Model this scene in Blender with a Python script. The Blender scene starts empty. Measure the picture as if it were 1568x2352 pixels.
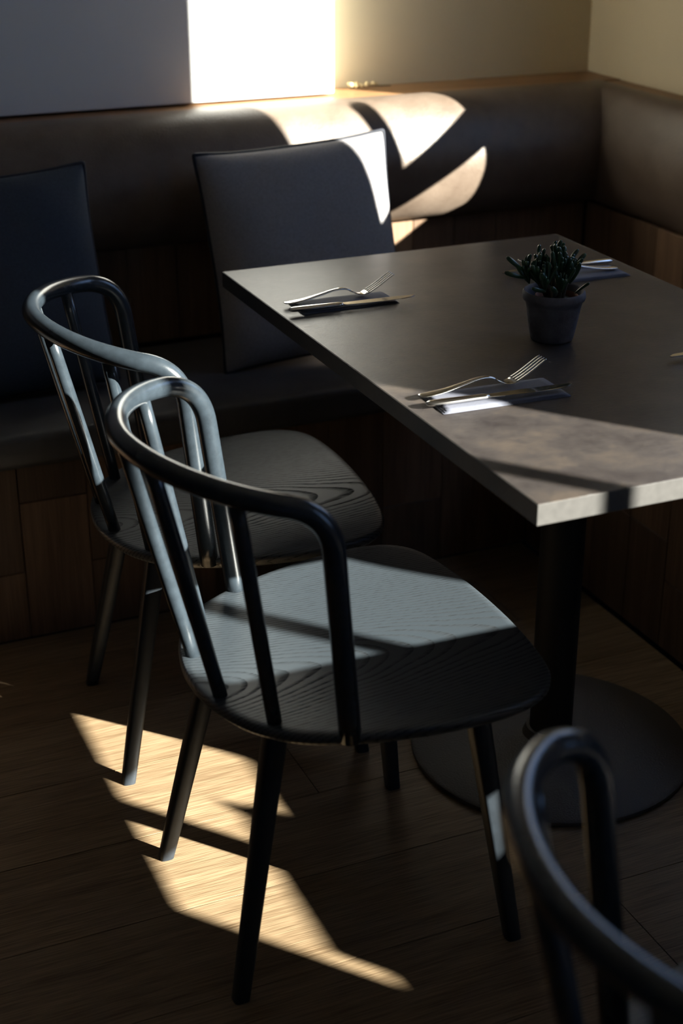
import bpy, bmesh, math, random
from mathutils import Vector, Matrix
random.seed(7)
scene = bpy.context.scene
COL = scene.collection
PI = math.pi

# ------------------------------------------------------------------ camera
CAM_LOC = Vector((0.0, 0.0, 1.52))
YAW, PITCH, ROLL = math.radians(23.347), math.radians(24.277), math.radians(-0.099)
_f = Vector((math.sin(YAW) * math.cos(PITCH), math.cos(YAW) * math.cos(PITCH), -math.sin(PITCH)))
_r = Vector((math.cos(YAW), -math.sin(YAW), 0))
_u = _r.cross(_f)
_r2 = math.cos(ROLL) * _r + math.sin(ROLL) * _u
_u2 = -math.sin(ROLL) * _r + math.cos(ROLL) * _u
cam_data = bpy.data.cameras.new('camera')
cam = bpy.data.objects.new('camera', cam_data)
COL.objects.link(cam)
M = Matrix((_r2, _u2, -_f)).transposed().to_4x4()
M.translation = CAM_LOC
cam.matrix_world = M
cam_data.sensor_fit = 'VERTICAL'
cam_data.sensor_height = 36.0
cam_data.lens = 3500 / 2352 * 36.0
cam_data.clip_start = 0.05
cam_data.dof.use_dof = True
cam_data.dof.focus_distance = 2.45
cam_data.dof.aperture_fstop = 3.2
scene.camera = cam

# ------------------------------------------------------------------ world, sun, exposure
SUN_AZ = math.radians(129.0)          # direction the light travels, in plan
SUN_TAN = 0.40                        # tangent of the sun's elevation
world = bpy.data.worlds.new('sky')
scene.world = world
world.use_nodes = True
_bg = world.node_tree.nodes['Background']
_bg.inputs[0].default_value = (0.32, 0.52, 1.0, 1)
_bg.inputs[1].default_value = 2.9
sun_data = bpy.data.lights.new('sun', 'SUN')
sun_data.energy = 46.0
sun_data.color = (1.0, 0.95, 0.87)
sun_data.angle = math.radians(0.53)
sun = bpy.data.objects.new('sun', sun_data)
COL.objects.link(sun)
_d = Vector((math.cos(SUN_AZ), math.sin(SUN_AZ), -SUN_TAN)).normalized()
sun.rotation_euler = _d.to_track_quat('-Z', 'Y').to_euler()
sun.location = (4, -3, 4)
vs = scene.view_settings
vs.view_transform = 'Standard'
vs.look = 'None'
vs.gamma = 1.0
vs.use_curve_mapping = False
vs.exposure = 0.0
scene.cycles.use_denoising = True
scene.cycles.max_bounces = 10
scene.cycles.diffuse_bounces = 6
scene.cycles.sample_clamp_indirect = 6.0

# window openings in the right wall: (y0, y1, z0, z1)
WX = 2.157
WALL_T = 0.06
JAMB = WALL_T * math.tan(SUN_AZ - PI / 2) ** -1        # the outer corner of the reveal is what cuts the light
WIN_BACK = (1.983 - JAMB, 2.561, 0.985, 1.965)
WIN_NEAR = (-0.190 - JAMB, 0.458, 0.893, 1.965)
for (a, b, c, d) in (WIN_BACK, WIN_NEAR):
    ld = bpy.data.lights.new('window_portal', 'AREA')
    ld.shape = 'RECTANGLE'
    ld.size = b - a
    ld.size_y = d - c
    ld.cycles.is_portal = True
    lo = bpy.data.objects.new('window_portal', ld)
    COL.objects.link(lo)
    lo.location = (WX + WALL_T + 0.02, (a + b) / 2, (c + d) / 2)
    lo.rotation_euler = Vector((-1, 0, 0)).to_track_quat('-Z', 'Z').to_euler()


# ------------------------------------------------------------------ mesh helpers
def link(o, parent=None):
    COL.objects.link(o)
    if parent is not None:
        o.parent = parent
    return o


def obj(name, bm, mat, parent=None, smooth=False, loc=None, rot=None):
    me = bpy.data.meshes.new(name)
    bmesh.ops.recalc_face_normals(bm, faces=bm.faces)
    bm.to_mesh(me)
    bm.free()
    me.materials.append(mat)
    if smooth:
        me.shade_smooth()
    o = bpy.data.objects.new(name, me)
    link(o, parent)
    if loc is not None:
        o.location = loc
    if rot is not None:
        o.rotation_euler = rot
    return o


def smooth_by_angle(o, ang=35):
    me = o.data
    me.shade_smooth()
    me.set_sharp_from_angle(angle=math.radians(ang))
    return o


def thing(name, label, cat, loc=(0, 0, 0), rotz=0, group=None):
    o = bpy.data.objects.new(name, None)
    o.empty_display_size = 0.05
    link(o)
    o.location = loc
    o.rotation_euler = (0, 0, rotz)
    o['label'] = label
    o['category'] = cat
    if group:
        o['group'] = group
    return o


def tag(o, label, cat, group=None):
    o['label'] = label
    o['category'] = cat
    if group:
        o['group'] = group
    return o


def struct(o, label=None):
    o['kind'] = 'structure'
    if label:
        o['label'] = label
    return o


def copy_tree(o, parent=None):
    c = o.copy()
    COL.objects.link(c)
    c.parent = parent
    for ch in list(o.children):
        copy_tree(ch, c)
    return c


def box(bm, x0, x1, y0, y1, z0, z1):
    vs_ = [bm.verts.new(p) for p in ((x0, y0, z0), (x1, y0, z0), (x1, y1, z0), (x0, y1, z0),
                                     (x0, y0, z1), (x1, y0, z1), (x1, y1, z1), (x0, y1, z1))]
    for f in ((0, 3, 2, 1), (4, 5, 6, 7), (0, 1, 5, 4), (1, 2, 6, 5), (2, 3, 7, 6), (3, 0, 4, 7)):
        bm.faces.new([vs_[i] for i in f])
    return bm


def boxbm(*a, bevel=0.0, seg=2):
    bm = box(bmesh.new(), *a)
    if bevel:
        bmesh.ops.bevel(bm, geom=list(bm.edges), offset=bevel, segments=seg, profile=0.5, affect='EDGES')
    return bm


def frames(pts, up=Vector((0, 0, 1)), closed=False):
    n = len(pts)
    out = []
    prev = None
    for i in range(n):
        if closed:
            t = (pts[(i + 1) % n] - pts[(i - 1) % n]).normalized()
        else:
            t = (pts[min(i + 1, n - 1)] - pts[max(i - 1, 0)]).normalized()
        if prev is None:
            a = up if abs(t.dot(up)) < 0.9 else Vector((0, 1, 0))
            s = t.cross(a).normalized()
        else:
            s = (prev - t * prev.dot(t)).normalized()
        prev = s
        out.append((t, s, t.cross(s).normalized()))
    return out


def tube(bm, pts, radius, seg=14, cap=True, closed=False, sect=None):
    """sweep a round (or given) section along pts; radius is a number, a list, or a function of 0..1"""
    pts = [Vector(p) for p in pts]
    n = len(pts)
    fr = frames(pts, closed=closed)
    rings = []
    for i, p in enumerate(pts):
        r = radius(i / max(n - 1, 1)) if callable(radius) else (radius[i] if isinstance(radius, (list, tuple)) else radius)
        t, s, b = fr[i]
        ring = []
        for k in range(seg):
            a = 2 * PI * k / seg
            if sect:
                ca, sa = sect(a)
            else:
                ca, sa = math.cos(a), math.sin(a)
            ring.append(bm.verts.new(p + s * (r * ca) + b * (r * sa)))
        rings.append(ring)
    m = n if closed else n - 1
    for i in range(m):
        A, B = rings[i], rings[(i + 1) % n]
        for k in range(seg):
            bm.faces.new((A[k], A[(k + 1) % seg], B[(k + 1) % seg], B[k]))
    if cap and not closed:
        bm.faces.new(list(reversed(rings[0])))
        bm.faces.new(rings[-1])
    return bm


def lathe(bm, prof, seg=40, center=(0, 0, 0), close_bottom=True, close_top=False, wob=0.0):
    cx, cy, cz = center
    rings = []
    for j, (r, z) in enumerate(prof):
        ring = []
        for k in range(seg):
            a = 2 * PI * k / seg
            rr = r * (1 + wob * math.sin(3 * a + j * 0.7) + wob * 0.6 * math.sin(7 * a + j))
            ring.append(bm.verts.new((cx + rr * math.cos(a), cy + rr * math.sin(a), cz + z)))
        rings.append(ring)
    for A, B in zip(rings, rings[1:]):
        for k in range(seg):
            bm.faces.new((A[k], A[(k + 1) % seg], B[(k + 1) % seg], B[k]))
    if close_bottom:
        bm.faces.new(list(reversed(rings[0])))
    if close_top:
        bm.faces.new(rings[-1])
    return bm


def catmull(P, n=8, closed=False):
    P = [Vector(p) for p in P]
    out = []
    N = len(P)
    for i in range(N if closed else N - 1):
        if closed:
            p0, p1, p2, p3 = P[(i - 1) % N], P[i], P[(i + 1) % N], P[(i + 2) % N]
        else:
            p1, p2 = P[i], P[i + 1]
            p0 = P[i - 1] if i else 2 * p1 - p2
            p3 = P[i + 2] if i + 2 < N else 2 * p2 - p1
        for k in range(n):
            t = k / n
            out.append(0.5 * ((2 * p1) + (p2 - p0) * t + (2 * p0 - 5 * p1 + 4 * p2 - p3) * t * t + (3 * p1 - p0 - 3 * p2 + p3) * t ** 3))
    if not closed:
        out.append(P[-1])
    return out


# ------------------------------------------------------------------ material helpers
def new_mat(name):
    m = bpy.data.materials.new(name)
    m.use_nodes = True
    nt = m.node_tree
    b = nt.nodes['Principled BSDF']
    return m, nt, b


def N(nt, kind, **kw):
    n = nt.nodes.new(kind)
    for k, v in kw.items():
        if k.startswith('in_'):
            key = k[3:]
            key = int(key) if key.isdigit() else key.replace('_', ' ')
            n.inputs[key].default_value = v
        else:
            setattr(n, k, v)
    return n


def ramp(nt, stops):
    r = nt.nodes.new('ShaderNodeValToRGB')
    e = r.color_ramp.elements
    e[0].position, e[0].color = stops[0][0], (*stops[0][1], 1)
    e[1].position, e[1].color = stops[-1][0], (*stops[-1][1], 1)
    for p, c in stops[1:-1]:
        k = e.new(p)
        k.color = (*c, 1)
    return r


def bump(nt, b, src, strength=0.2, dist=0.002):
    bp = N(nt, 'ShaderNodeBump', in_Strength=strength, in_Distance=dist)
    nt.links.new(src, bp.inputs['Height'])
    nt.links.new(bp.outputs[0], b.inputs['Normal'])
    return bp


def simple(name, col, rough=0.5, metallic=0.0, spec=0.5, noise=0.0, nscale=30, bumpk=0.0, bscale=200, bdist=0.001):
    m, nt, b = new_mat(name)
    b.inputs['Roughness'].default_value = rough
    b.inputs['Metallic'].default_value = metallic
    b.inputs['Specular IOR Level'].default_value = spec
    b.inputs['Base Color'].default_value = (*col, 1)
    tc = N(nt, 'ShaderNodeTexCoord')
    if noise:
        nz = N(nt, 'ShaderNodeTexNoise', in_Scale=nscale, in_Detail=6.0, in_Roughness=0.6)
        nt.links.new(tc.outputs['Object'], nz.inputs['Vector'])
        r = ramp(nt, [(0.25, tuple(c * (1 - noise) for c in col)), (0.75, tuple(min(1, c * (1 + noise)) for c in col))])
        nt.links.new(nz.outputs['Fac'], r.inputs[0])
        nt.links.new(r.outputs[0], b.inputs['Base Color'])
    if bumpk:
        nb = N(nt, 'ShaderNodeTexNoise', in_Scale=bscale, in_Detail=4.0)
        nt.links.new(tc.outputs['Object'], nb.inputs['Vector'])
        bump(nt, b, nb.outputs['Fac'], bumpk, bdist)
    return m


def wood(name, dark, light, axis='X', rough=0.5, vary=0.25, scale=1.0, bumpk=0.25, spec=0.4, fine=(9.0, 260.0), mixf=0.4):
    """straight board grain along axis, shifted and tinted per object"""
    m, nt, b = new_mat(name)
    L = nt.links.new
    tc = N(nt, 'ShaderNodeTexCoord')
    oi = N(nt, 'ShaderNodeObjectInfo')
    off = N(nt, 'ShaderNodeVectorMath', operation='SCALE')
    comb = N(nt, 'ShaderNodeCombineXYZ')
    for i in range(3):
        L(oi.outputs['Random'], comb.inputs[i])
    L(comb.outputs[0], off.inputs[0])
    off.inputs['Scale'].default_value = 37.0
    add = N(nt, 'ShaderNodeVectorMath', operation='ADD')
    L(tc.outputs['Object'], add.inputs[0])
    L(off.outputs[0], add.inputs[1])
    mp = N(nt, 'ShaderNodeMapping')
    s = [22.0 * scale] * 3
    s['XYZ'.index(axis)] = 1.3 * scale
    mp.inputs['Scale'].default_value = s
    L(add.outputs[0], mp.inputs['Vector'])
    n1 = N(nt, 'ShaderNodeTexNoise', in_Scale=1.0, in_Detail=5.0, in_Roughness=0.55, in_Distortion=0.8)
    L(mp.outputs[0], n1.inputs['Vector'])
    mp2 = N(nt, 'ShaderNodeMapping')
    s2 = [fine[1] * scale] * 3
    s2['XYZ'.index(axis)] = fine[0] * scale
    mp2.inputs['Scale'].default_value = s2
    L(add.outputs[0], mp2.inputs['Vector'])
    n2 = N(nt, 'ShaderNodeTexNoise', in_Scale=1.0, in_Detail=2.0)
    L(mp2.outputs[0], n2.inputs['Vector'])
    mx = N(nt, 'ShaderNodeMix', data_type='FLOAT', in_0=mixf)
    L(n1.outputs['Fac'], mx.inputs[2])
    L(n2.outputs['Fac'], mx.inputs[3])
    r = ramp(nt, [(0.32, dark), (0.66, light)])
    L(mx.outputs[0], r.inputs[0])
    hsv = N(nt, 'ShaderNodeHueSaturation')
    mr = N(nt, 'ShaderNodeMapRange')
    mr.inputs['To Min'].default_value = 1 - vary
    mr.inputs['To Max'].default_value = 1 + vary
    L(oi.outputs['Random'], mr.inputs['Value'])
    L(mr.outputs[0], hsv.inputs['Value'])
    L(r.outputs[0], hsv.inputs['Color'])
    L(hsv.outputs[0], b.inputs['Base Color'])
    b.inputs['Roughness'].default_value = rough
    b.inputs['Specular IOR Level'].default_value = spec
    bump(nt, b, mx.outputs[0], bumpk, 0.0015)
    return m


def cathedral(name, base, pore, rough=0.38, freq=60.0):
    """black-stained ash: arched growth rings running along x with open pores"""
    m, nt, b = new_mat(name)
    L = nt.links.new
    tc = N(nt, 'ShaderNodeTexCoord')
    mp = N(nt, 'ShaderNodeMapping')
    mp.inputs['Location'].default_value = (0.0, 0.03, -0.56)
    mp.inputs['Rotation'].default_value = (0, math.radians(11), math.radians(4))
    L(tc.outputs['Object'], mp.inputs['Vector'])
    nz = N(nt, 'ShaderNodeTexNoise', in_Scale=3.2, in_Detail=2.0)
    L(mp.outputs[0], nz.inputs['Vector'])
    sc = N(nt, 'ShaderNodeVectorMath', operation='SCALE')
    sc.inputs['Scale'].default_value = 0.03
    L(nz.outputs['Color'], sc.inputs[0])
    add = N(nt, 'ShaderNodeVectorMath', operation='ADD')
    L(mp.outputs[0], add.inputs[0])
    L(sc.outputs[0], add.inputs[1])
    wv = N(nt, 'ShaderNodeTexWave', wave_type='RINGS', rings_direction='X', wave_profile='SAW', in_Scale=freq, in_Distortion=0.0)
    L(add.outputs[0], wv.inputs['Vector'])
    r1 = ramp(nt, [(0.0, (0, 0, 0)), (0.55, (0.05, 0.05, 0.05)), (0.95, (1, 1, 1)), (1.0, (0, 0, 0))])
    L(wv.outputs['Fac'], r1.inputs[0])
    mp2 = N(nt, 'ShaderNodeMapping')
    mp2.inputs['Scale'].default_value = (35, 900, 300)
    L(tc.outputs['Object'], mp2.inputs['Vector'])
    n2 = N(nt, 'ShaderNodeTexNoise', in_Scale=1.0, in_Detail=2.0)
    L(mp2.outputs[0], n2.inputs['Vector'])
    r2 = ramp(nt, [(0.42, (0.25, 0.25, 0.25)), (0.62, (1, 1, 1))])
    L(n2.outputs['Fac'], r2.inputs[0])
    mul = N(nt, 'ShaderNodeMath', operation='MULTIPLY')
    L(r1.outputs[0], mul.inputs[0])
    L(r2.outputs[0], mul.inputs[1])
    cm = N(nt, 'ShaderNodeMix', data_type='RGBA')
    L(mul.outputs[0], cm.inputs[0])
    cm.inputs[6].default_value = (*base, 1)
    cm.inputs[7].default_value = (*pore, 1)
    L(cm.outputs[2], b.inputs['Base Color'])
    b.inputs['Roughness'].default_value = rough
    b.inputs['Specular IOR Level'].default_value = 1.0
    rr = N(nt, 'ShaderNodeMapRange')
    rr.inputs['To Min'].default_value = rough
    rr.inputs['To Max'].default_value = min(1, rough + 0.4)
    L(mul.outputs[0], rr.inputs['Value'])
    L(rr.outputs[0], b.inputs['Roughness'])
    sp = N(nt, 'ShaderNodeMapRange')
    sp.inputs['To Min'].default_value = 1.0
    sp.inputs['To Max'].default_value = 0.1
    L(mul.outputs[0], sp.inputs['Value'])
    L(sp.outputs[0], b.inputs['Specular IOR Level'])
    b.inputs['IOR'].default_value = 1.55
    inv = N(nt, 'ShaderNodeMath', operation='SUBTRACT')
    inv.inputs[0].default_value = 1.0
    L(mul.outputs[0], inv.inputs[1])
    bump(nt, b, inv.outputs[0], 0.3, 0.0010)
    return m


MAT = {}
MAT['wall_grey'] = simple('wall_grey_paint', (0.78, 0.77, 0.75), 0.75, noise=0.03, nscale=3, bumpk=0.12, bscale=160, bdist=0.0015)
MAT['wall_cream'] = simple('wall_cream_paint', (0.62, 0.53, 0.36), 0.75, noise=0.03, nscale=3, bumpk=0.12, bscale=160, bdist=0.0015)
MAT['wall_room'] = simple('wall_room_paint', (0.20, 0.18, 0.16), 0.85)
MAT['ceiling'] = simple('ceiling_paint', (0.80, 0.78, 0.74), 0.9)
MAT['subfloor'] = simple('subfloor_dark', (0.02, 0.016, 0.012), 0.9)
MAT['oak'] = wood('floor_oak', (0.105, 0.064, 0.032), (0.330, 0.235, 0.140), 'X', 0.50, 0.12, 1.0, 0.45, 0.35, fine=(14.0, 520.0), mixf=0.62)
MAT['walnut_v'] = wood('bench_walnut_upright', (0.105, 0.062, 0.037), (0.215, 0.132, 0.078), 'Z', 0.55, 0.35, 1.0, 0.2, 0.3)
MAT['ledge'] = wood('ledge_walnut', (0.15, 0.075, 0.032), (0.30, 0.165, 0.075), 'X', 0.45, 0.12, 1.0, 0.2, 0.4)
MAT['frame'] = simple('window_frame_paint', (0.30, 0.29, 0.28), 0.5)
MAT['slate'] = cathedral('chair_slate_stain', (0.0330, 0.0430, 0.0525), (0.008, 0.009, 0.010), 0.44)
MAT['slate_round'] = simple('chair_slate_round', (0.021, 0.028, 0.035), 0.23, spec=0.6, noise=0.25, nscale=60, bumpk=0.15, bscale=(500), bdist=0.0006)
MAT['slate_leg'] = simple('chair_slate_leg', (0.017, 0.022, 0.028), 0.46, spec=0.4, noise=0.25, nscale=60)
MAT['edge'] = simple('table_edge_grey', (0.056, 0.053, 0.050), 0.42, noise=0.15, nscale=90)
MAT['iron'] = simple('cast_iron', (0.075, 0.066, 0.058), 0.55, bumpk=0.6, bscale=260, bdist=0.002)
MAT['black_steel'] = simple('black_powder_steel', (0.020, 0.019, 0.018), 0.6, spec=0.3)
MAT['grey_fabric'] = simple('cushion_grey_weave', (0.265, 0.250, 0.255), 0.9, spec=0.2, noise=0.18, nscale=220, bumpk=0.4, bscale=900, bdist=0.001)
MAT['navy_fabric'] = simple('cushion_navy_weave', (0.050, 0.062, 0.080), 0.9, spec=0.2, noise=0.18, nscale=220, bumpk=0.4, bscale=900, bdist=0.001)
MAT['piping'] = simple('cushion_piping', (0.020, 0.022, 0.030), 0.7, spec=0.3)
MAT['steel'] = simple('polished_steel', (0.62, 0.60, 0.57), 0.13, metallic=1.0)
MAT['napkin'] = simple('slate_napkin', (0.115, 0.120, 0.150), 0.75, spec=0.25, noise=0.1, nscale=300, bumpk=0.3, bscale=1200, bdist=0.0006)
MAT['pot'] = simple('aged_grey_clay', (0.130, 0.125, 0.140), 0.85, spec=0.2, noise=0.45, nscale=26, bumpk=0.5, bscale=120, bdist=0.002)
MAT['terracotta'] = simple('terracotta', (0.22, 0.085, 0.05), 0.8)
MAT['soil'] = simple('potting_soil', (0.018, 0.013, 0.010), 0.95, bumpk=0.8, bscale=300, bdist=0.004)
MAT['leaf'] = simple('succulent_leaf', (0.020, 0.060, 0.024), 0.28, spec=0.6, noise=0.35, nscale=80)
MAT['stem'] = simple('succulent_stem', (0.060, 0.050, 0.030), 0.7)
MAT['blossom'] = simple('dried_blossom', (0.62, 0.50, 0.28), 0.8)
MAT['shadow_post'] = simple('shadow_post_pale', (0.6, 0.55, 0.45), 0.5)  # for the added unseen post on the window rail
MAT['light_block'] = simple('light_block_grey', (0.2, 0.2, 0.2), 0.5)  # for the added unseen blocks that shape the sunlight
MAT['paving'] = simple('street_paving', (0.30, 0.28, 0.25), 0.9, noise=0.1)


def leather_mat():
    m, nt, b = new_mat('aged_brown_leather')
    L = nt.links.new
    tc = N(nt, 'ShaderNodeTexCoord')
    n1 = N(nt, 'ShaderNodeTexNoise', in_Scale=9.0, in_Detail=8.0, in_Roughness=0.65)
    L(tc.outputs['Object'], n1.inputs['Vector'])
    r = ramp(nt, [(0.3, (0.085, 0.060, 0.044)), (0.7, (0.150, 0.112, 0.084))])
    L(n1.outputs['Fac'], r.inputs[0])
    L(r.outputs[0], b.inputs['Base Color'])
    rr = N(nt, 'ShaderNodeMapRange')
    rr.inputs['From Min'].default_value = 0.3
    rr.inputs['From Max'].default_value = 0.7
    rr.inputs['To Min'].default_value = 0.36
    rr.inputs['To Max'].default_value = 0.55
    L(n1.outputs['Fac'], rr.inputs['Value'])
    L(rr.outputs[0], b.inputs['Roughness'])
    v = N(nt, 'ShaderNodeTexVoronoi', in_Scale=260.0)
    L(tc.outputs['Object'], v.inputs['Vector'])
    n2 = N(nt, 'ShaderNodeTexNoise', in_Scale=45.0, in_Detail=6.0)
    L(tc.outputs['Object'], n2.inputs['Vector'])
    a = N(nt, 'ShaderNodeMath', operation='ADD')
    L(v.outputs['Distance'], a.inputs[0])
    L(n2.outputs['Fac'], a.inputs[1])
    bump(nt, b, a.outputs[0], 0.18, 0.002)
    return m


def seat_leather_mat():
    m = simple('dark_seat_leather', (0.075, 0.072, 0.070), 0.5, noise=0.25, nscale=14, bumpk=0.2, bscale=250, bdist=0.001)
    return m


def table_mat():
    m, nt, b = new_mat('table_brown_laminate')
    L = nt.links.new
    tc = N(nt, 'ShaderNodeTexCoord')
    n1 = N(nt, 'ShaderNodeTexNoise', in_Scale=11.0, in_Detail=10.0, in_Roughness=0.68)
    L(tc.outputs['Object'], n1.inputs['Vector'])
    r = ramp(nt, [(0.34, (0.022, 0.018, 0.018)), (0.50, (0.040, 0.034, 0.032)), (0.66, (0.066, 0.052, 0.042))])
    L(n1.outputs['Fac'], r.inputs[0])
    L(r.outputs[0], b.inputs['Base Color'])
    b.inputs['Roughness'].default_value = 0.36
    b.inputs['Specular IOR Level'].default_value = 0.45
    mp = N(nt, 'ShaderNodeMapping')
    mp.inputs['Rotation'].default_value = (0, 0, 0.7)
    mp.inputs['Scale'].default_value = (70, 260, 100)
    L(tc.outputs['Object'], mp.inputs['Vector'])
    n2 = N(nt, 'ShaderNodeTexNoise', in_Scale=1.0, in_Detail=5.0, in_Roughness=0.6, in_Distortion=1.2)
    L(mp.outputs[0], n2.inputs['Vector'])
    bump(nt, b, n2.outputs['Fac'], 0.38, 0.0012)
    return m


def glass_mat():
    m = bpy.data.materials.new('window_glass')
    m.use_nodes = True
    nt = m.node_tree
    nt.nodes.clear()
    out = nt.nodes.new('ShaderNodeOutputMaterial')
    t = nt.nodes.new('ShaderNodeBsdfTransparent')
    t.inputs[0].default_value = (0.96, 0.98, 0.97, 1)
    g = nt.nodes.new('ShaderNodeBsdfGlossy')
    g.inputs['Roughness'].default_value = 0.02
    mx = nt.nodes.new('ShaderNodeMixShader')
    mx.inputs[0].default_value = 0.05
    nt.links.new(t.outputs[0], mx.inputs[1])
    nt.links.new(g.outputs[0], mx.inputs[2])
    nt.links.new(mx.outputs[0], out.inputs[0])
    return m


MAT['leather'] = leather_mat()
MAT['seat_leather'] = seat_leather_mat()
MAT['table'] = table_mat()
MAT['glass'] = glass_mat()

# ------------------------------------------------------------------ the room
X0, Y0, ZC = -2.6, -2.2, 2.75
YB, YP, XP = 3.415, 3.315, 1.4145         # recess wall, projecting wall, its corner
struct(obj('wall_back', boxbm(X0, WX + WALL_T, YB, YB + 0.15, 0, ZC), MAT['wall_cream']), 'cream recessed back wall above the wooden ledge')
struct(obj('wall_pier', boxbm(X0, XP, YP, YB, 0.955, ZC, bevel=0.003), MAT['wall_grey']), 'projecting white wall with the sunlit strip')
struct(obj('wall_left', boxbm(X0 - 0.1, X0, Y0, YB + 0.15, 0, ZC), MAT['wall_room']))
struct(obj('wall_front', boxbm(X0, WX + WALL_T, Y0 - 0.1, Y0, 0, ZC), MAT['wall_room']))
struct(obj('ceiling', boxbm(X0 - 0.1, WX + WALL_T, Y0 - 0.1, YB + 0.15, ZC, ZC + 0.1), MAT['ceiling']))
# right wall: one wall with two window openings
bm = bmesh.new()
ys = [Y0, WIN_NEAR[0], WIN_NEAR[1], WIN_BACK[0], WIN_BACK[1], YB]
for i in range(5):
    w = WIN_NEAR if i == 1 else (WIN_BACK if i == 3 else None)
    if w is None:
        box(bm, WX, WX + WALL_T, ys[i], ys[i + 1], 0, ZC)
    else:
        box(bm, WX, WX + WALL_T, ys[i], ys[i + 1], 0, w[2])
        box(bm, WX, WX + WALL_T, ys[i], ys[i + 1], w[3], ZC)
struct(obj('wall_right', bm, MAT['wall_cream']), 'cream side wall above the right bench')


def window(name, w, bars_y, bars_z, label):
    y0, y1, z0, z1 = w
    root = thing(name, label, 'window', (WX, (y0 + y1) / 2, z0))
    root['kind'] = 'structure'
    del root['category']
    oy, oz = -(y0 + y1) / 2, -z0
    fr = bmesh.new()
    # frame sits around the opening on the room side so that the clear opening keeps its size
    f = 0.05
    for a in ((y0 - f, y0, z0 - 0.02, z1 + f), (y1, y1 + f, z0 - 0.02, z1 + f), (y0, y1, z1, z1 + f)):
        box(fr, -0.012, 0.002, a[0] + oy, a[1] + oy, a[2] + oz, a[3] + oz)
    obj('window_frame', fr, MAT['frame'], root)
    for (a, b_) in bars_y:
        obj('mullion', boxbm(0.0, 0.008, a + oy + 0.002, b_ + oy + 0.003, 0, z1 - z0, bevel=0.002), MAT['frame'], root)
    for (a, b_) in bars_z:
        obj('transom', boxbm(0.0, 0.012, y0 + oy, y1 + oy, a + oz, b_ + oz, bevel=0.002), MAT['frame'], root)
    obj('pane', boxbm(0.036, 0.040, y0 + oy, y1 + oy, 0, z1 - z0), MAT['glass'], root)
    return root


w2 = window('window_1', WIN_BACK, [], [(1.142, 1.238)], 'window in the side wall beyond the right edge')
bm = bmesh.new()
tube(bm, [(0.02, WIN_BACK[0] - 2.2635 - 0.004, 0.70), (0.02, WIN_BACK[0] - 2.2635 + 0.010, 0.712), (0.02, WIN_BACK[0] - 2.2635 - 0.004, 0.730)], 0.008, 8)
obj('hinge', bm, MAT['frame'], w2, True)
window('window_2', WIN_NEAR, [(0.058, 0.112)], [], 'window in the side wall beside the camera')

# street outside
struct(obj('ground_street', boxbm(WX + WALL_T + 0.02, 14, -10, 12, -0.25, -0.2), MAT['paving']))

# floor: dark bed and separate oak boards
floor = struct(obj('floor', boxbm(X0, WX, Y0, YB, -0.06, -0.021), MAT['subfloor']), 'oak plank floor with long boards')
PW = 0.2045
row_edges = [2.030 + PW * k for k in range(-20, 4)]
rowoff = {}
for ri, y in enumerate(row_edges):
    y1 = min(y + PW, 2.77)
    if y1 <= y + 0.01 or y < Y0:
        continue
    off = 0.833 if abs(y - 2.030) < 1e-6 else 0.10 - random.uniform(0.0, 0.32) * (1 if ri % 2 else -0.5)
    x = off - 1.35 * 4
    while x < 1.65:
        a, b_ = max(x, X0), min(x + 1.35, 1.65)
        if b_ - a > 0.02:
            g = 0.0009
            bmx = boxbm(a + g - (a + b_) / 2, b_ - g - (a + b_) / 2, -(y1 - y) / 2 + g, (y1 - y) / 2 - g, -0.020, 0.0)
            obj('floor_plank', bmx, MAT['oak'], floor, loc=((a + b_) / 2, (y + y1) / 2, 0.0))
        x += 1.35

# ------------------------------------------------------------------ corner bench
LEDGE_Z = 0.95
BF, RF = 2.772, 1.66            # plinth fronts (back run, right run)
PANEL_Y, PANEL_X = 3.205, 2.045
R_END = 1.15                    # near end of the right run
bench = thing('corner_bench', 'brown leather corner bench with wooden plinth along two walls', 'bench', (0, 0, 0))
plinth_a = obj('plinth', boxbm(X0 + 0.01, WX - 0.01, BF + 0.016, YB - 0.01, 0.0, 0.375), MAT['subfloor'], bench)
plinth_b = obj('plinth', boxbm(RF + 0.016, WX - 0.01, R_END, BF + 0.015, 0.0, 0.375), MAT['subfloor'], bench)


def boards(along, a0, a1, face, z0, z1, width, joints, parent, thick=0.015):
    a = a0
    k = 0
    while a < a1 - 0.01:
        b_ = min(a + width * random.uniform(0.92, 1.08), a1)
        jz = random.choice(joints) if joints else None
        zs = [z0, jz, z1] if jz else [z0, z1]
        for q0, q1 in zip(zs, zs[1:]):
            g = 0.0008
            h = (q1 - q0) / 2 - g
            wd = (b_ - a) / 2 - g
            if along == 'x':
                bmx = boxbm(-wd, wd, 0, thick + random.uniform(-.0006, .0006), -h, h, bevel=0.001, seg=1)
                obj('board', bmx, MAT['walnut_v'], parent, loc=((a + b_) / 2, face, (q0 + q1) / 2))
            else:
                bmx = boxbm(0, thick, -wd, wd, -h, h, bevel=0.001, seg=1)
                obj('board', bmx, MAT['walnut_v'], parent, loc=(face, (a + b_) / 2, (q0 + q1) / 2))
        a = b_
        k += 1


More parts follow.
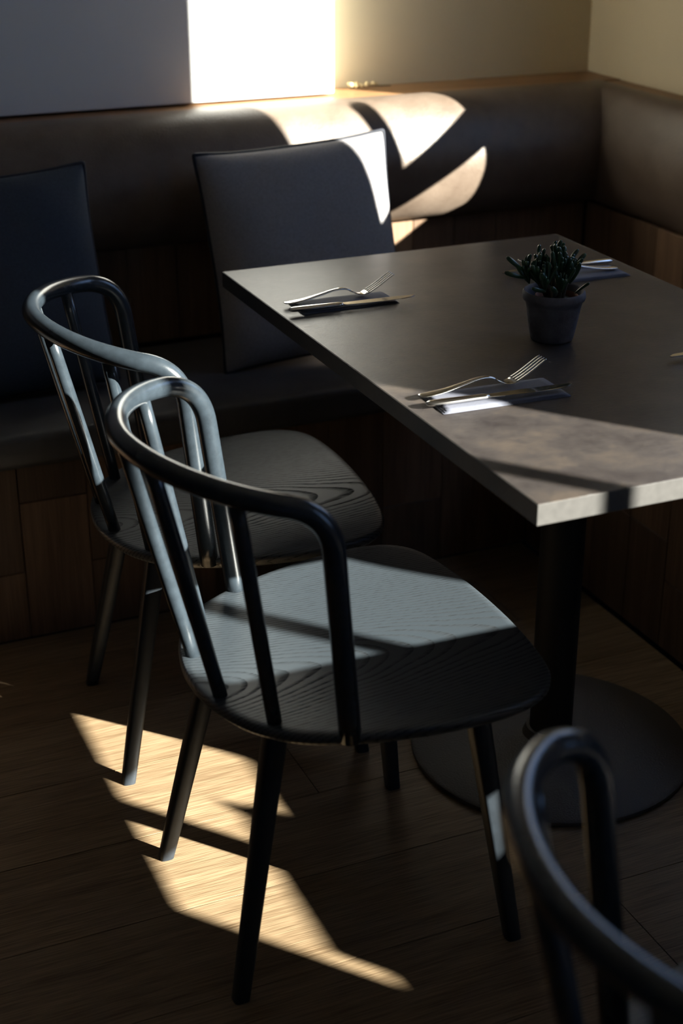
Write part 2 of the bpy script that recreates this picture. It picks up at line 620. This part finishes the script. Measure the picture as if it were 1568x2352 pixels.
panel_a = obj('back_panel', boxbm(X0 + 0.01, WX - 0.005, PANEL_Y + 0.021, YB - 0.002, 0.376, 0.915), MAT['subfloor'], bench)
panel_b = obj('back_panel', boxbm(PANEL_X + 0.021, WX - 0.002, R_END, PANEL_Y + 0.02, 0.376, 0.915), MAT['subfloor'], bench)
boards('x', 0.10, RF, BF, 0.001, 0.376, 0.135, [0.235, 0.15, 0.30], plinth_a)
obj('board', boxbm(-1.34, 1.34, 0, 0.015, -0.1875, 0.1875, bevel=0.001), MAT['walnut_v'], plinth_a, loc=(-1.245, BF, 0.1885))
boards('y', R_END, BF, RF, 0.001, 0.376, 0.135, [0.235, 0.15], plinth_b)
# upright panel behind the sitter, below the leather roll
boards('x', 0.40, PANEL_X, PANEL_Y, 0.452, 0.672, 0.118, None, panel_a, 0.02)
obj('board', boxbm(-1.49, 1.49, 0, 0.02, -0.11, 0.11, bevel=0.001), MAT['walnut_v'], panel_a, loc=(-1.095, PANEL_Y, 0.562))
boards('y', R_END, PANEL_Y, PANEL_X, 0.452, 0.672, 0.118, None, panel_b, 0.02)
# seat cushions
o = obj('seat_cushion', boxbm(X0 + 0.02, RF - 0.02, BF - 0.022, PANEL_Y - 0.003, 0.378, 0.450, bevel=0.016, seg=3), MAT['seat_leather'], bench, True)
smooth_by_angle(o, 50)
o = obj('seat_cushion', boxbm(RF - 0.018, PANEL_X - 0.003, R_END, PANEL_Y - 0.003, 0.378, 0.450, bevel=0.016, seg=3), MAT['seat_leather'], bench, True)
smooth_by_angle(o, 50)
# leather back rolls with a mitred corner
PROF = [(3.262, 0.938), (3.252, 0.950), (3.232, 0.9565), (3.211, 0.957), (3.184, 0.952), (3.159, 0.936), (3.135, 0.905),
        (3.118, 0.870), (3.107, 0.833), (3.108, 0.793), (3.125, 0.740), (3.148, 0.706), (3.172, 0.684), (3.204, 0.672), (3.222, 0.674)]
prof = [(p.x, p.y) for p in catmull([(a, b_, 0) for a, b_ in PROF], 3)]
K = 0.55
bm = bmesh.new()
cols = []
xs = [X0 + 0.02 + (2.09 - X0 - 0.02) * i / 40 for i in range(41)]
for i, x in enumerate(xs):
    colv = []
    for (y, z) in prof:
        xe = 2.09 - K * (3.255 - y)
        xx = min(x, xe) if i < 40 else xe
        if i == 39:
            xx = min(x, xe - 0.012)
        dip = 0.0015 * math.sin(x * 5.1) * math.sin((z - 0.67) * 11)
        colv.append(bm.verts.new((xx, y + dip, z)))
    cols.append(colv)
for A, B in zip(cols, cols[1:]):
    for k in range(len(prof) - 1):
        bm.faces.new((A[k], A[k + 1], B[k + 1], B[k]))
obj('leather_back', bm, MAT['leather'], bench, True)
bm = bmesh.new()
cols = []
for i in range(25):
    colv = []
    for (y, z) in prof:
        d = 3.255 - y
        xx = 2.09 - K * d
        ye = 3.255 - d
        yy = R_END + (ye - R_END) * i / 24
        colv.append(bm.verts.new((xx, yy, z)))
    cols.append(colv)
for A, B in zip(cols, cols[1:]):
    for k in range(len(prof) - 1):
        bm.faces.new((A[k], A[k + 1], B[k + 1], B[k]))
obj('leather_back', bm, MAT['leather'], bench, True)
# wooden ledge in two lengths, butt-jointed at the corner
obj('ledge_board', boxbm(-(WX - X0) / 2 + 0.01, (WX - X0) / 2 - 0.002, 3.259 - 3.337, YB - 3.337 - 0.001, -0.03, 0, bevel=0.002), MAT['ledge'], bench, loc=((WX + X0) / 2, 3.337, LEDGE_Z))
ml = obj('ledge_board', boxbm(-(3.256 - R_END) / 2, (3.256 - R_END) / 2, -0.030, 0.030, -0.03, 0, bevel=0.002), MAT['ledge'], bench,
         loc=(2.1265, (3.256 + R_END) / 2, LEDGE_Z - 0.002), rot=(0, 0, PI / 2))
obj('end_panel', boxbm(RF, WX - 0.002, R_END - 0.02, R_END - 0.001, 0, LEDGE_Z), MAT['walnut_v'], bench)
obj('window_sill', boxbm(2.13, WX, WIN_NEAR[0] - 0.08, WIN_NEAR[1] + 0.08, 0.835, 0.860, bevel=0.004), MAT['ledge']).__setitem__('kind', 'structure')


# ------------------------------------------------------------------ cushions
def cushion(name, label, w, h, t, mat, loc, rot, mat_pipe, seed, ear=0.02):
    rnd = random.Random(seed)
    root = thing(name, label, 'cushion', loc)
    root.rotation_euler = rot
    n = 26
    ph = [rnd.uniform(0, 6.28) for _ in range(6)]

    def edge(u, v):
        # u,v in -1..1 -> outline with corners pulled out and sides drawn in
        pin = 0.075
        k = 1 - 0.028 * abs(u * v) ** 7
        u, v = u * k, v * k
        x = u * w / 2 * (1 - pin * (1 - abs(v) ** 4))
        z = v * h / 2 * (1 - pin * (1 - abs(u) ** 4))
        return x, z + h / 2

    def pt(u, v, side):
        x, z = edge(u, v)
        th = t / 2 * ((1 - abs(u) ** 3.0) ** 0.55) * ((1 - abs(v) ** 3.0) ** 0.55)
        wr = 0.004 * math.sin(5 * u + ph[0]) * math.sin(4 * v + ph[1]) + 0.003 * math.sin(9 * u * v + ph[2])
        cr = max(0.0, 1 - math.hypot(abs(u) - 0.92, abs(v) - 0.90) / 0.35)
        wr += 0.006 * cr * math.sin(14 * (abs(u) - abs(v)) + ph[3])
        return (x, side * (th + wr * (th / (t / 2))), z)
    bm = bmesh.new()
    grid = {}
    for side in (-1, 1):
        for i in range(n + 1):
            for j in range(n + 1):
                u = math.sin((i / n * 2 - 1) * PI / 2)
                v = math.sin((j / n * 2 - 1) * PI / 2)
                bd = i in (0, n) or j in (0, n)
                if bd and side == 1:
                    grid[(1, i, j)] = grid[(-1, i, j)]
                else:
                    grid[(side, i, j)] = bm.verts.new(pt(u, v, side))
    for side in (-1, 1):
        for i in range(n):
            for j in range(n):
                bm.faces.new((grid[(side, i, j)], grid[(side, i + 1, j)], grid[(side, i + 1, j + 1)], grid[(side, i, j + 1)]))
    cover = obj('cover', bm, mat, root, True)
    loop = []
    m = 40
    for k in range(m):
        loop.append((math.sin((k / m * 2 - 1) * PI / 2), -1))
    for k in range(m):
        loop.append((1, math.sin((k / m * 2 - 1) * PI / 2)))
    for k in range(m):
        loop.append((-math.sin((k / m * 2 - 1) * PI / 2), 1))
    for k in range(m):
        loop.append((-1, -math.sin((k / m * 2 - 1) * PI / 2)))
    P = []
    for (u, v) in loop:
        x, z = edge(u, v)
        P.append(Vector((x, 0.002 * math.sin(7 * u + 5 * v), z)))
    Q = [P[i] for i in range(len(P)) if (P[i] - P[i - 1]).length > 0.0006]
    # round the corners a little
    for _ in range(2):
        Q = [(Q[i - 1] + 2 * Q[i] + Q[(i + 1) % len(Q)]) / 4 for i in range(len(Q))]
    bm = bmesh.new()
    tube(bm, Q, 0.0042, 8, closed=True)
    obj('piping', bm, mat_pipe, cover, True)
    return root


cushion('cushion', 'dark grey cushion with its right corner in sunlight against the leather back', 0.448, 0.476, 0.13,
        MAT['grey_fabric'], (1.216, 2.935, 0.452), (math.radians(-13), math.radians(-2.6), math.radians(0)), MAT['piping'], 3)
cushion('cushion', 'navy cushion in shade at the left end of the bench', 0.45, 0.46, 0.13,
        MAT['navy_fabric'], (0.553, 2.935, 0.452), (math.radians(-13), math.radians(-2), math.radians(3)), MAT['piping'], 5)


# ------------------------------------------------------------------ tables
TX0, TX1, TY0, TY1, TZ = 0.908, 1.636, 1.489, 2.672, 0.75


def table(label, y0, y1, group, dx=0.0):
    cx, cy = (TX0 + TX1) / 2 + dx, (y0 + y1) / 2
    root = thing('dining_table', label, 'table', (cx, cy, 0), 0, group)
    hx, hy = (TX1 - TX0) / 2, (y1 - y0) / 2
    th = 0.029
    obj('table_top', boxbm(-hx + 0.0015, hx - 0.0015, -hy + 0.0015, hy - 0.0015, TZ - th, TZ, bevel=0.0006, seg=1), MAT['table'], root)
    eb = bmesh.new()
    e = 0.0015
    for a in ((-hx, hx, -hy, -hy + e), (-hx, hx, hy - e, hy), (-hx, -hx + e, -hy + e, hy - e), (hx - e, hx, -hy + e, hy - e)):
        box(eb, a[0], a[1], a[2], a[3], TZ - th - 0.0002, TZ - 0.0002)
    bmesh.ops.bevel(eb, geom=list(eb.edges), offset=0.0005, segments=1, affect='EDGES')
    obj('edge_band', eb, MAT['edge'], root)
    dy = 2.0 - 2.0805
    bm = bmesh.new()
    lathe(bm, [(0.245, 0.0), (0.250, 0.004), (0.250, 0.010), (0.244, 0.014), (0.12, 0.019), (0.05, 0.030), (0.044, 0.045)], 72, (0, dy, 0), close_top=True)
    smooth_by_angle(obj('base_plate', bm, MAT['iron'], root), 40)
    bm = bmesh.new()
    lathe(bm, [(0.038, 0.040), (0.038, TZ - th - 0.012)], 28, (0, dy, 0), close_top=True)
    smooth_by_angle(obj('column', bm, MAT['black_steel'], root), 40)
    bm = bmesh.new()
    box(bm, -0.23, 0.23, dy - 0.025, dy + 0.025, TZ - th - 0.014, TZ - th - 0.0003)
    box(bm, -0.025, 0.025, dy - 0.25, dy - 0.0255, TZ - th - 0.014, TZ - th - 0.0003)
    box(bm, -0.025, 0.025, dy + 0.0255, dy + 0.25, TZ - th - 0.014, TZ - th - 0.0003)
    obj('top_bracket', bm, MAT['iron'], root)
    return root


table('dark brown square-edged table laid with cutlery in the bench corner', TY0, TY1, None)
T2Y1 = 1.125
table('neighbouring dark table beside the blurred foreground chair', T2Y1 - 1.183, T2Y1, None, 0.017)

# ------------------------------------------------------------------ chairs (origin on the floor under the seat centre, facing +x)
ZS = 0.438
B_BASE = (-0.0624, 0.2233)
XK, WK, ZK, XB, ZB, PEXP, RFIL = -0.0996, 0.2472, 0.7693, -0.2854, 0.7991, 1.83, 0.062


def bow_half():
    rail = []
    for i in range(49):
        th = PI / 2 * i / 48
        s = math.sin(th) ** (2 / PEXP)
        c = max(0.0, math.cos(th)) ** (2 / PEXP)
        rail.append(Vector((XK - (XK - XB) * s, WK * c, ZK + (ZB - ZK) * s)))
    rail[-1].y = 0.0
    b = Vector((B_BASE[0], B_BASE[1], ZS - 0.016))
    k = rail[0]
    A = k + (b - k).normalized() * RFIL
    acc, j = 0.0, 1
    while acc + (rail[j] - rail[j - 1]).length < RFIL:
        acc += (rail[j] - rail[j - 1]).length
        j += 1
    f = (RFIL - acc) / (rail[j] - rail[j - 1]).length
    B = rail[j - 1].lerp(rail[j], f)
    pts = [b.lerp(A, t / 8) for t in range(8)]
    for t in range(13):
        t /= 12
        pts.append((1 - t) ** 2 * A + 2 * t * (1 - t) * k + t * t * B)
    pts += rail[j + 1:] if (rail[j] - B).length < 0.004 else rail[j:]
    return pts


def seat_outline():
    half = [(-0.213, 0.0), (-0.205, 0.07), (-0.176, 0.145), (-0.120, 0.205), (-0.03, 0.245), (0.07, 0.266), (0.150, 0.270),
            (0.208, 0.255), (0.244, 0.215), (0.261, 0.14), (0.268, 0.05)]
    full = half + [(x, -w) for (x, w) in reversed(half[1:])]
    return [(p.x, p.y) for p in catmull([(a, b_, 0) for a, b_ in full], 6, closed=True)]


def make_chair():
    root = thing('bentwood_chair', '', 'chair')
    out = seat_outline()
    n = len(out)
    # seat: rings from the centre of the top over the edge to the centre of the underside
    bm = bmesh.new()

    def ring(scale, inset, z):
        r = []
        for i, (x, y) in enumerate(out):
            x0, y0 = out[i - 1]
            x1, y1 = out[(i + 1) % n]
            nx, ny = (y1 - y0), -(x1 - x0)
            l = math.hypot(nx, ny) or 1
            nx, ny = nx / l, ny / l
            if nx * x + ny * y < 0:
                nx, ny = -nx, -ny
            px, py = x - nx * inset, y - ny * inset
            dish = 0.0
            if scale < 1:
                px, py = 0.02 + (px - 0.02) * scale, py * scale
            r.append(bm.verts.new((px, py, z + px * 0.045)))      # the seat falls slightly towards the back
        return r
    rings = [ring(0.35, 0.006, ZS - 0.004), ring(0.65, 0.006, ZS - 0.0035), ring(0.85, 0.006, ZS - 0.0015), ring(0.97, 0.006, ZS), ring(1, 0.005, ZS), ring(1, 0.002, ZS - 0.0015),
             ring(1, 0.0, ZS - 0.005), ring(1, 0.001, ZS - 0.013), ring(1, 0.008, ZS - 0.021), ring(1, 0.018, ZS - 0.027), ring(1, 0.028, ZS - 0.030), ring(0.6, 0.028, ZS - 0.030)]
    for A, B in zip(rings, rings[1:]):
        for k in range(n):
            bm.faces.new((A[k], A[(k + 1) % n], B[(k + 1) % n], B[k]))
    bm.faces.new(rings[0])
    bm.faces.new(list(reversed(rings[-1])))
    o = obj('seat', bm, MAT['slate'], root)
    smooth_by_angle(o, 40)
    # bow: arms and back rail in one bent piece
    h = bow_half()
    full = [Vector((p.x, -p.y, p.z)) for p in h] + [Vector((p.x, p.y, p.z)) for p in reversed(h[:-1])]
    full = [full[0]] + [full[i] for i in range(1, len(full)) if (full[i] - full[i - 1]).length > 1e-4]
    bm = bmesh.new()
    tube(bm, full, 0.0152, 18)
    obj('bow', bm, MAT['slate_round'], root, True)
    # spindles rise from the seat to the underside of the rail
    rail = h
    for (bx, bw, sgn) in ((-0.1424, 0.156, -1), (-0.1848, 0.060, -1), (-0.1848, 0.060, 1), (-0.1424, 0.156, 1)):
        target = 0.196 if bw > 0.1 else 0.080
        tp = min(rail[20:], key=lambda p: abs(p.y - target))
        base = Vector((bx, sgn * bw, ZS - 0.018))
        top = Vector((tp.x, sgn * tp.y, tp.z - 0.004))
        bm = bmesh.new()
        tube(bm, [base.lerp(top, i / 8) for i in range(9)], lambda s: 0.0102 + 0.0006 * math.sin(PI * s), 14)
        obj('spindle', bm, MAT['slate_round'], root, True)
    # splayed legs, squarish with softened corners, tapering to the floor
    sq = lambda a: (math.copysign(abs(math.cos(a)) ** 0.55, math.cos(a)), math.copysign(abs(math.sin(a)) ** 0.55, math.sin(a)))
    for (tx, tw, fx, fw) in ((-0.130, 0.125, -0.2125, 0.178), (0.150, 0.165, 0.2065, 0.2125)):
        for sgn in (-1, 1):
            a = Vector((tx, sgn * tw, ZS - 0.026 + tx * 0.045))
            b_ = Vector((fx, sgn * fw, 0.0))
            bm = bmesh.new()
            pts = [a.lerp(b_, i / 6) for i in range(7)]
            tube(bm, pts, lambda s: 0.0165 - 0.0045 * s, 16, sect=sq)
            for v in bm.verts:
                if v.co.z < 0.02:
                    v.co.z = max(0.0, v.co.z) if v.co.z > 0.006 else 0.0
            smooth_by_angle(obj('leg', bm, MAT['slate_leg'], root), 40)
    return root


chair = make_chair()
GROUP = 'bentwood chairs on the open side of the tables'


def place(c, x, y, rz, label):
    c.location = (x, y, 0)
    c.rotation_euler = (0, 0, rz)
    c['label'] = label
    c['group'] = GROUP


chair_far = copy_tree(chair)
chair_fore = copy_tree(chair)
place(chair, 0.75, 1.7855, -0.003, 'dark slate bentwood chair with a sunlit seat at the near corner of the table')
place(chair_far, 0.768, 2.353, -0.0835, 'dark bentwood chair with grained shaded seat standing behind the sunlit one, near the bench')
place(chair_fore, 0.788, 0.749, 0.05, 'blurred dark bentwood chair in the lower right foreground')


# ------------------------------------------------------------------ place settings
def bar_mesh(bm, pts, widths, thick, side=Vector((0, 1, 0)), seg=12):
    """flattened bar with elliptical section along pts in the xz plane"""
    pts = [Vector(p) for p in pts]
    n = len(pts)
    rings = []
    for i, p in enumerate(pts):
        t = (pts[min(i + 1, n - 1)] - pts[max(i - 1, 0)]).normalized()
        nrm = side.cross(t).normalized()
        if nrm.z < 0:
            nrm = -nrm
        w = widths[i] if isinstance(widths, list) else widths
        th = thick[i] if isinstance(thick, list) else thick
        rings.append([bm.verts.new(p + side * (w / 2 * math.cos(2 * PI * k / seg)) + nrm * (th / 2 * math.sin(2 * PI * k / seg))) for k in range(seg)])
    for A, B in zip(rings, rings[1:]):
        for k in range(seg):
            bm.faces.new((A[k], A[(k + 1) % seg], B[(k + 1) % seg], B[k]))
    bm.faces.new(list(reversed(rings[0])))
    bm.faces.new(rings[-1])


def make_fork():
    root = thing('fork', '', 'fork')
    prof = [(0.0, 0.0035), (0.004, 0.0035), (0.015, 0.0038), (0.04, 0.006), (0.07, 0.0115), (0.092, 0.0160), (0.108, 0.0172), (0.120, 0.0150), (0.132, 0.0085), (0.142, 0.0048), (0.151, 0.0050), (0.158, 0.0075)]
    wid = [0.009, 0.0180, 0.0205, 0.0180, 0.0125, 0.0092, 0.0080, 0.0082, 0.0125, 0.0195, 0.0235, 0.0250]
    thk = [0.0015, 0.0026, 0.0030, 0.0034, 0.0038, 0.0040, 0.0040, 0.0036, 0.0026, 0.0020, 0.0018, 0.0017]
    P = catmull([(a, 0, b_) for a, b_ in prof], 4)
    W = [p.x for p in catmull([(w, 0, 0) for w in wid], 4)]
    T = [p.x for p in catmull([(w, 0, 0) for w in thk], 4)]
    bm = bmesh.new()
    c = 30
    bar_mesh(bm, P[:c + 1], W[:c + 1], T[:c + 1])
    obj('handle', bm, MAT['steel'], root, True)
    bm = bmesh.new()
    bar_mesh(bm, P[c:], W[c:], T[c:])
    head = obj('head', bm, MAT['steel'], root, True)
    for k in range(4):
        y = (k - 1.5) * 0.0069
        tp = [(0.156, y, 0.0066), (0.168, y, 0.0125), (0.182, y, 0.0205), (0.196, y, 0.0295), (0.206, y * 0.97, 0.0355)]
        bm = bmesh.new()
        bar_mesh(bm, catmull(tp, 3), [0.0046 - 0.0020 * i / 12 for i in range(13)], 0.0018, seg=8)
        obj('tine', bm, MAT['steel'], head, True)
    return root


def make_knife():
    root = thing('knife', '', 'knife')
    pts = [(0.0, 0, 0.0048), (0.003, 0, 0.0048), (0.010, 0, 0.0048), (0.03, 0, 0.0048), (0.06, 0, 0.0048), (0.085, 0, 0.0048), (0.094, 0, 0.0048), (0.100, 0, 0.0048)]
    wid = [0.006, 0.0120, 0.0155, 0.0165, 0.0145, 0.0125, 0.0120, 0.0085]
    thk = [0.003, 0.0066, 0.0088, 0.0092, 0.0086, 0.0078, 0.0070, 0.0030]
    bm = bmesh.new()
    P = catmull(pts, 3)
    bar_mesh(bm, P, [p.x for p in catmull([(w, 0, 0) for w in wid], 3)], [p.x for p in catmull([(w, 0, 0) for w in thk], 3)], seg=16)
    obj('handle', bm, MAT['steel'], root, True)
    bm = bmesh.new()
    top, bot = [], []
    outl = [(0.098, -0.0045), (0.104, -0.0060), (0.130, -0.0085), (0.170, -0.0098), (0.205, -0.0085), (0.226, -0.0040), (0.2365, 0.0030), (0.234, 0.0058), (0.205, 0.0072), (0.150, 0.0068), (0.105, 0.0055), (0.098, 0.0045)]
    for (x, y) in outl:
        e = 0.0003 if y < -0.005 else 0.0009
        top.append(bm.verts.new((x, y, 0.0050 + e)))
        bot.append(bm.verts.new((x, y, 0.0050 - e)))
    bm.faces.new(top)
    bm.faces.new(list(reversed(bot)))
    for i in range(len(outl)):
        j = (i + 1) % len(outl)
        bm.faces.new((top[i], bot[i], bot[j], top[j]))
    obj('blade', bm, MAT['steel'], root)
    return root


def make_napkin(seed, L=0.182, Wd=0.076):
    rnd = random.Random(seed)
    root = thing('napkin', '', 'napkin')
    for layer in range(3):
        bm = bmesh.new()
        nx, ny = 22, 8
        z0 = 0.0003 + 0.0013 * layer
        ins = 0.003 * layer
        ph = rnd.uniform(0, 6)
        gt, gb = [], []
        for i in range(nx + 1):
            rt, rb = [], []
            for j in range(ny + 1):
                x = ins + (L - 2 * ins) * i / nx
                y = -Wd / 2 + ins * 0.6 + (Wd - ins * 1.2) * j / ny
                e = min(1.0, min(j, ny - j) / 1.2)
                wv = 0.0002 * layer * math.sin(i * 0.8 + ph) * math.sin(j * 0.9)
                rt.append(bm.verts.new((x, y, z0 + 0.0004 + 0.0008 * e + wv)))
                rb.append(bm.verts.new((x, y, z0)))
            gt.append(rt)
            gb.append(rb)
        for i in range(nx):
            for j in range(ny):
                bm.faces.new((gt[i][j], gt[i + 1][j], gt[i + 1][j + 1], gt[i][j + 1]))
                bm.faces.new((gb[i][j], gb[i][j + 1], gb[i + 1][j + 1], gb[i + 1][j]))
        for i in range(nx):
            bm.faces.new((gt[i][0], gb[i][0], gb[i + 1][0], gt[i + 1][0]))
            bm.faces.new((gt[i][ny], gt[i + 1][ny], gb[i + 1][ny], gb[i][ny]))
        for j in range(ny):
            bm.faces.new((gt[0][j], gt[0][j + 1], gb[0][j + 1], gb[0][j]))
            bm.faces.new((gt[nx][j], gb[nx][j], gb[nx][j + 1], gt[nx][j + 1]))
        obj('fold', bm, MAT['napkin'], root, True)
    return root


fork0, knife0, napkin0 = make_fork(), make_knife(), make_napkin(2)
used = {}


def put(proto, x, y, z, rz, label, group):
    if used.get(proto.name):
        o = copy_tree(proto)
    else:
        o = proto
        used[proto.name] = True
    o.location = (x, y, z)
    o.rotation_euler = (0, 0, rz)
    o['label'] = label
    o['group'] = group
    return o


NZ = TZ + 0.0048
SET = [
    # napkin (x,y,rz), fork, knife, words
    ((0.944, 2.389, -0.02), (0.930, 2.406, -0.01), (0.921, 2.360, -0.045), 'by the bench cushions'),
    ((0.946, 1.862, -0.03, 1.14), (0.937, 1.884, 0.00), (0.930, 1.846, -0.055), 'lying half in the sun at the near chair'),
    ((1.600, 2.375, PI - 0.03), (1.592, 2.376, PI - 0.02), (1.607, 2.416, PI - 0.03), 'behind the potted succulent'),
    ((1.606, 1.850, PI - 0.03), (1.612, 1.835, PI - 0.02), (1.610, 1.881, PI - 0.03), 'at the right edge of the photo'),
]
for (na, fo, kn, words) in SET:
    nk = put(napkin0, na[0], na[1], TZ + 0.0002, na[2], 'folded slate-blue napkin ' + words, 'napkins under the cutlery')
    nk.scale = (na[3] if len(na) > 3 else 1.0, na[3] if len(na) > 3 else 1.0, 1.0)
    put(fork0, fo[0], fo[1], NZ, fo[2], 'steel dinner fork ' + words, 'forks on the table')
    put(knife0, kn[0], kn[1], NZ, kn[2], 'steel table knife ' + words, 'knives on the table')


# ------------------------------------------------------------------ potted succulent
plant = thing('potted_succulent', 'finger-leaved green succulent in a grey clay pot on the table', 'potted plant', (1.268, 2.066, TZ))
bm = bmesh.new()
lathe(bm, [(0.032, 0.0), (0.0345, 0.0015), (0.036, 0.006), (0.0405, 0.030), (0.0445, 0.055), (0.0470, 0.066), (0.0500, 0.068), (0.0515, 0.073), (0.0508, 0.080), (0.0485, 0.0825),
           (0.0455, 0.081), (0.0445, 0.074), (0.042, 0.060), (0.034, 0.010)], 56, wob=0.006, close_top=True)
smooth_by_angle(obj('pot', bm, MAT['pot'], plant), 60)
bm = bmesh.new()
lathe(bm, [(0.030, 0.012), (0.0345, 0.060), (0.0350, 0.0735), (0.0335, 0.0742), (0.0325, 0.072), (0.031, 0.058)], 40, (0.004, -0.002, 0), close_top=True)
smooth_by_angle(obj('inner_pot', bm, MAT['terracotta'], plant), 50)
bm = bmesh.new()
lathe(bm, [(0.031, 0.0585), (0.028, 0.066), (0.012, 0.068)], 30, (0.004, -0.002, 0), close_bottom=True, close_top=True)
obj('soil', bm, MAT['soil'], plant, True)
rnd = random.Random(11)


def leaf_mesh(kind):
    bm = bmesh.new()
    L = (0.034, 0.040, 0.028)[kind]
    bend = (0.003, 0.007, -0.003)[kind]
    pts = [Vector((bend * math.sin(PI * 0.8 * t), 0, L * t)) for t in (0, 0.25, 0.5, 0.75, 0.92, 1.0)]
    tube(bm, pts, [0.0014, 0.0028, 0.0034, 0.0037, 0.0034, 0.0018], 7)
    me = bpy.data.meshes.new('leaf')
    bmesh.ops.recalc_face_normals(bm, faces=bm.faces)
    bm.to_mesh(me)
    bm.free()
    me.materials.append(MAT['leaf'])
    me.shade_smooth()
    return me


leaf_meshes = [leaf_mesh(k) for k in range(3)]
branches = [((-0.010, 0.004), (-0.040, 0.012, 0.108)), ((-0.006, -0.006), (-0.026, -0.016, 0.098)), ((0.000, 0.006), (-0.014, 0.016, 0.122)),
            ((0.008, 0.004), (0.010, 0.010, 0.128)), ((0.010, -0.004), (0.022, -0.010, 0.106)), ((0.012, 0.004), (0.030, 0.012, 0.112)), ((0.004, -0.006), (0.002, -0.018, 0.096)), ((-0.004, 0.002), (-0.004, 0.000, 0.112)), ((0.006, 0.008), (0.020, 0.022, 0.122)), ((-0.008, -0.002), (-0.028, 0.002, 0.106)), ((0.010, 0.000), (0.014, -0.002, 0.114))]
for (b0, b1) in branches:
    base = Vector((b0[0] + 0.002, b0[1], 0.064))
    tip = Vector(b1)
    mid = base.lerp(tip, 0.5) + Vector((0, 0, 0.008))
    bm = bmesh.new()
    tube(bm, catmull([base, mid, tip], 4), 0.0035, 7)
    stem = obj('stem', bm, MAT['stem'], plant, True)
    out = Vector((tip.x, tip.y, 0)) * 14
    for k in range(11):
        a = 2 * PI * k / 8 + rnd.uniform(-.3, .3)
        lean = rnd.uniform(0.12, 0.65)
        d = Vector((math.cos(a) * lean, math.sin(a) * lean, 1.0)) + out * 0.5
        d.normalize()
        o = bpy.data.objects.new('leaf', leaf_meshes[rnd.randrange(3)])
        link(o, stem)
        o.location = tip - Vector((0, 0, rnd.uniform(0.002, 0.014)))
        q = d.to_track_quat('Z', 'Y')
        o.rotation_mode = 'QUATERNION'
        o.rotation_quaternion = q
        s = rnd.uniform(0.75, 1.05)
        o.scale = (s, s, s)
for (x, y, z, dx, dy, dz, s) in ((-0.030, -0.022, 0.088, -0.9, -0.3, 0.35, 1.0), (-0.018, -0.028, 0.080, -0.5, -0.5, 0.5, 1.1), (0.034, 0.006, 0.098, 0.75, 0.1, 0.8, 1.15), (-0.046, 0.010, 0.104, -1, 0.2, 0.35, 1.05),
                                (-0.046, 0.016, 0.112, -0.8, 0.2, 0.7, 1.1), (0.028, -0.018, 0.078, 0.4, -0.3, 0.4, 0.7)):
    o = bpy.data.objects.new('leaf', leaf_meshes[1])
    link(o, plant)
    o.location = (x, y, z)
    o.rotation_mode = 'QUATERNION'
    o.rotation_quaternion = Vector((dx, dy, dz)).normalized().to_track_quat('Z', 'Y')
    o.scale = (s, s, s)

# ------------------------------------------------------------------ small things on ledge and sills
sprig = thing('dried_sprig', 'small pale dried blossom sprig lying on the wooden ledge', 'dried flower', (1.51, 3.375, LEDGE_Z))
bm = bmesh.new()
tube(bm, [(-0.03, 0.0, 0.004), (0.02, 0.004, 0.006), (0.075, -0.002, 0.004)], 0.0015, 6)
obj('stem', bm, MAT['stem'], sprig, True)
bmb = bmesh.new()
bmesh.ops.create_icosphere(bmb, subdivisions=1, radius=0.0055)
first = obj('blossom', bmb, MAT['blossom'], sprig, True, loc=(0, 0, 0.007))
for k in range(13):
    c = first.copy()
    COL.objects.link(c)
    c.location = (-0.03 + 0.006 * k + rnd.uniform(-.004, .004), rnd.uniform(-0.012, 0.012), 0.0065 + rnd.uniform(0, 0.006))
    sc = rnd.uniform(0.7, 1.2)
    c.scale = (sc, sc, sc)

shadow_post = thing('shadow_post', 'unseen slim post added on the side window rail to cast a narrow shadow', 'shadow_post', (WX + 0.012, 2.243, 1.2382))  # added out of view, sized to cast the dark strip on the leather
bm = bmesh.new()
lathe(bm, [(0.020, 0.0), (0.020, 0.19), (0.016, 0.196), (0.004, 0.198)], 20, close_top=True)
smooth_by_angle(obj('post_shaft', bm, MAT['shadow_post'], shadow_post), 50)
bm = bmesh.new()
tube(bm, [(0, 0, 0.197), (0.001, 0, 0.21)], 0.001, 6)
obj('post_tip', bm, MAT['subfloor'], shadow_post)
pl = obj('ledge_sun_block', boxbm(-0.026, 0.026, -0.13, 0.13, 0.0, 0.17, bevel=0.004), MAT['light_block'], None, loc=(2.127, 2.10, LEDGE_Z - 0.001))  # unseen block, added to keep sun off the far table corner
tag(pl, 'unseen grey block added on the ledge to keep sun off the table corner', 'light_block')
sill_block = thing('sill_sun_block', 'unseen low rounded block added on the window sill to shape the sun patch on the floor', 'light_block', (2.138, 0.075, 0.8602))  # added out of view to trim the edge of the floor's sun patch
bm = boxbm(-0.016, 0.016, -0.205, 0.205, 0.0, 0.059, bevel=0.015, seg=4)
smooth_by_angle(obj('body', bm, MAT['light_block'], sill_block), 50)
bm = bmesh.new()
tube(bm, [(0, 0.168, 0.050), (0.002, 0.176, 0.068), (0.004, 0.190, 0.078)], [0.006, 0.009, 0.001], 8)
obj('leaf', bm, MAT['leaf'], sill_block, True)  # added spike whose shadow cuts the notch in the floor patch
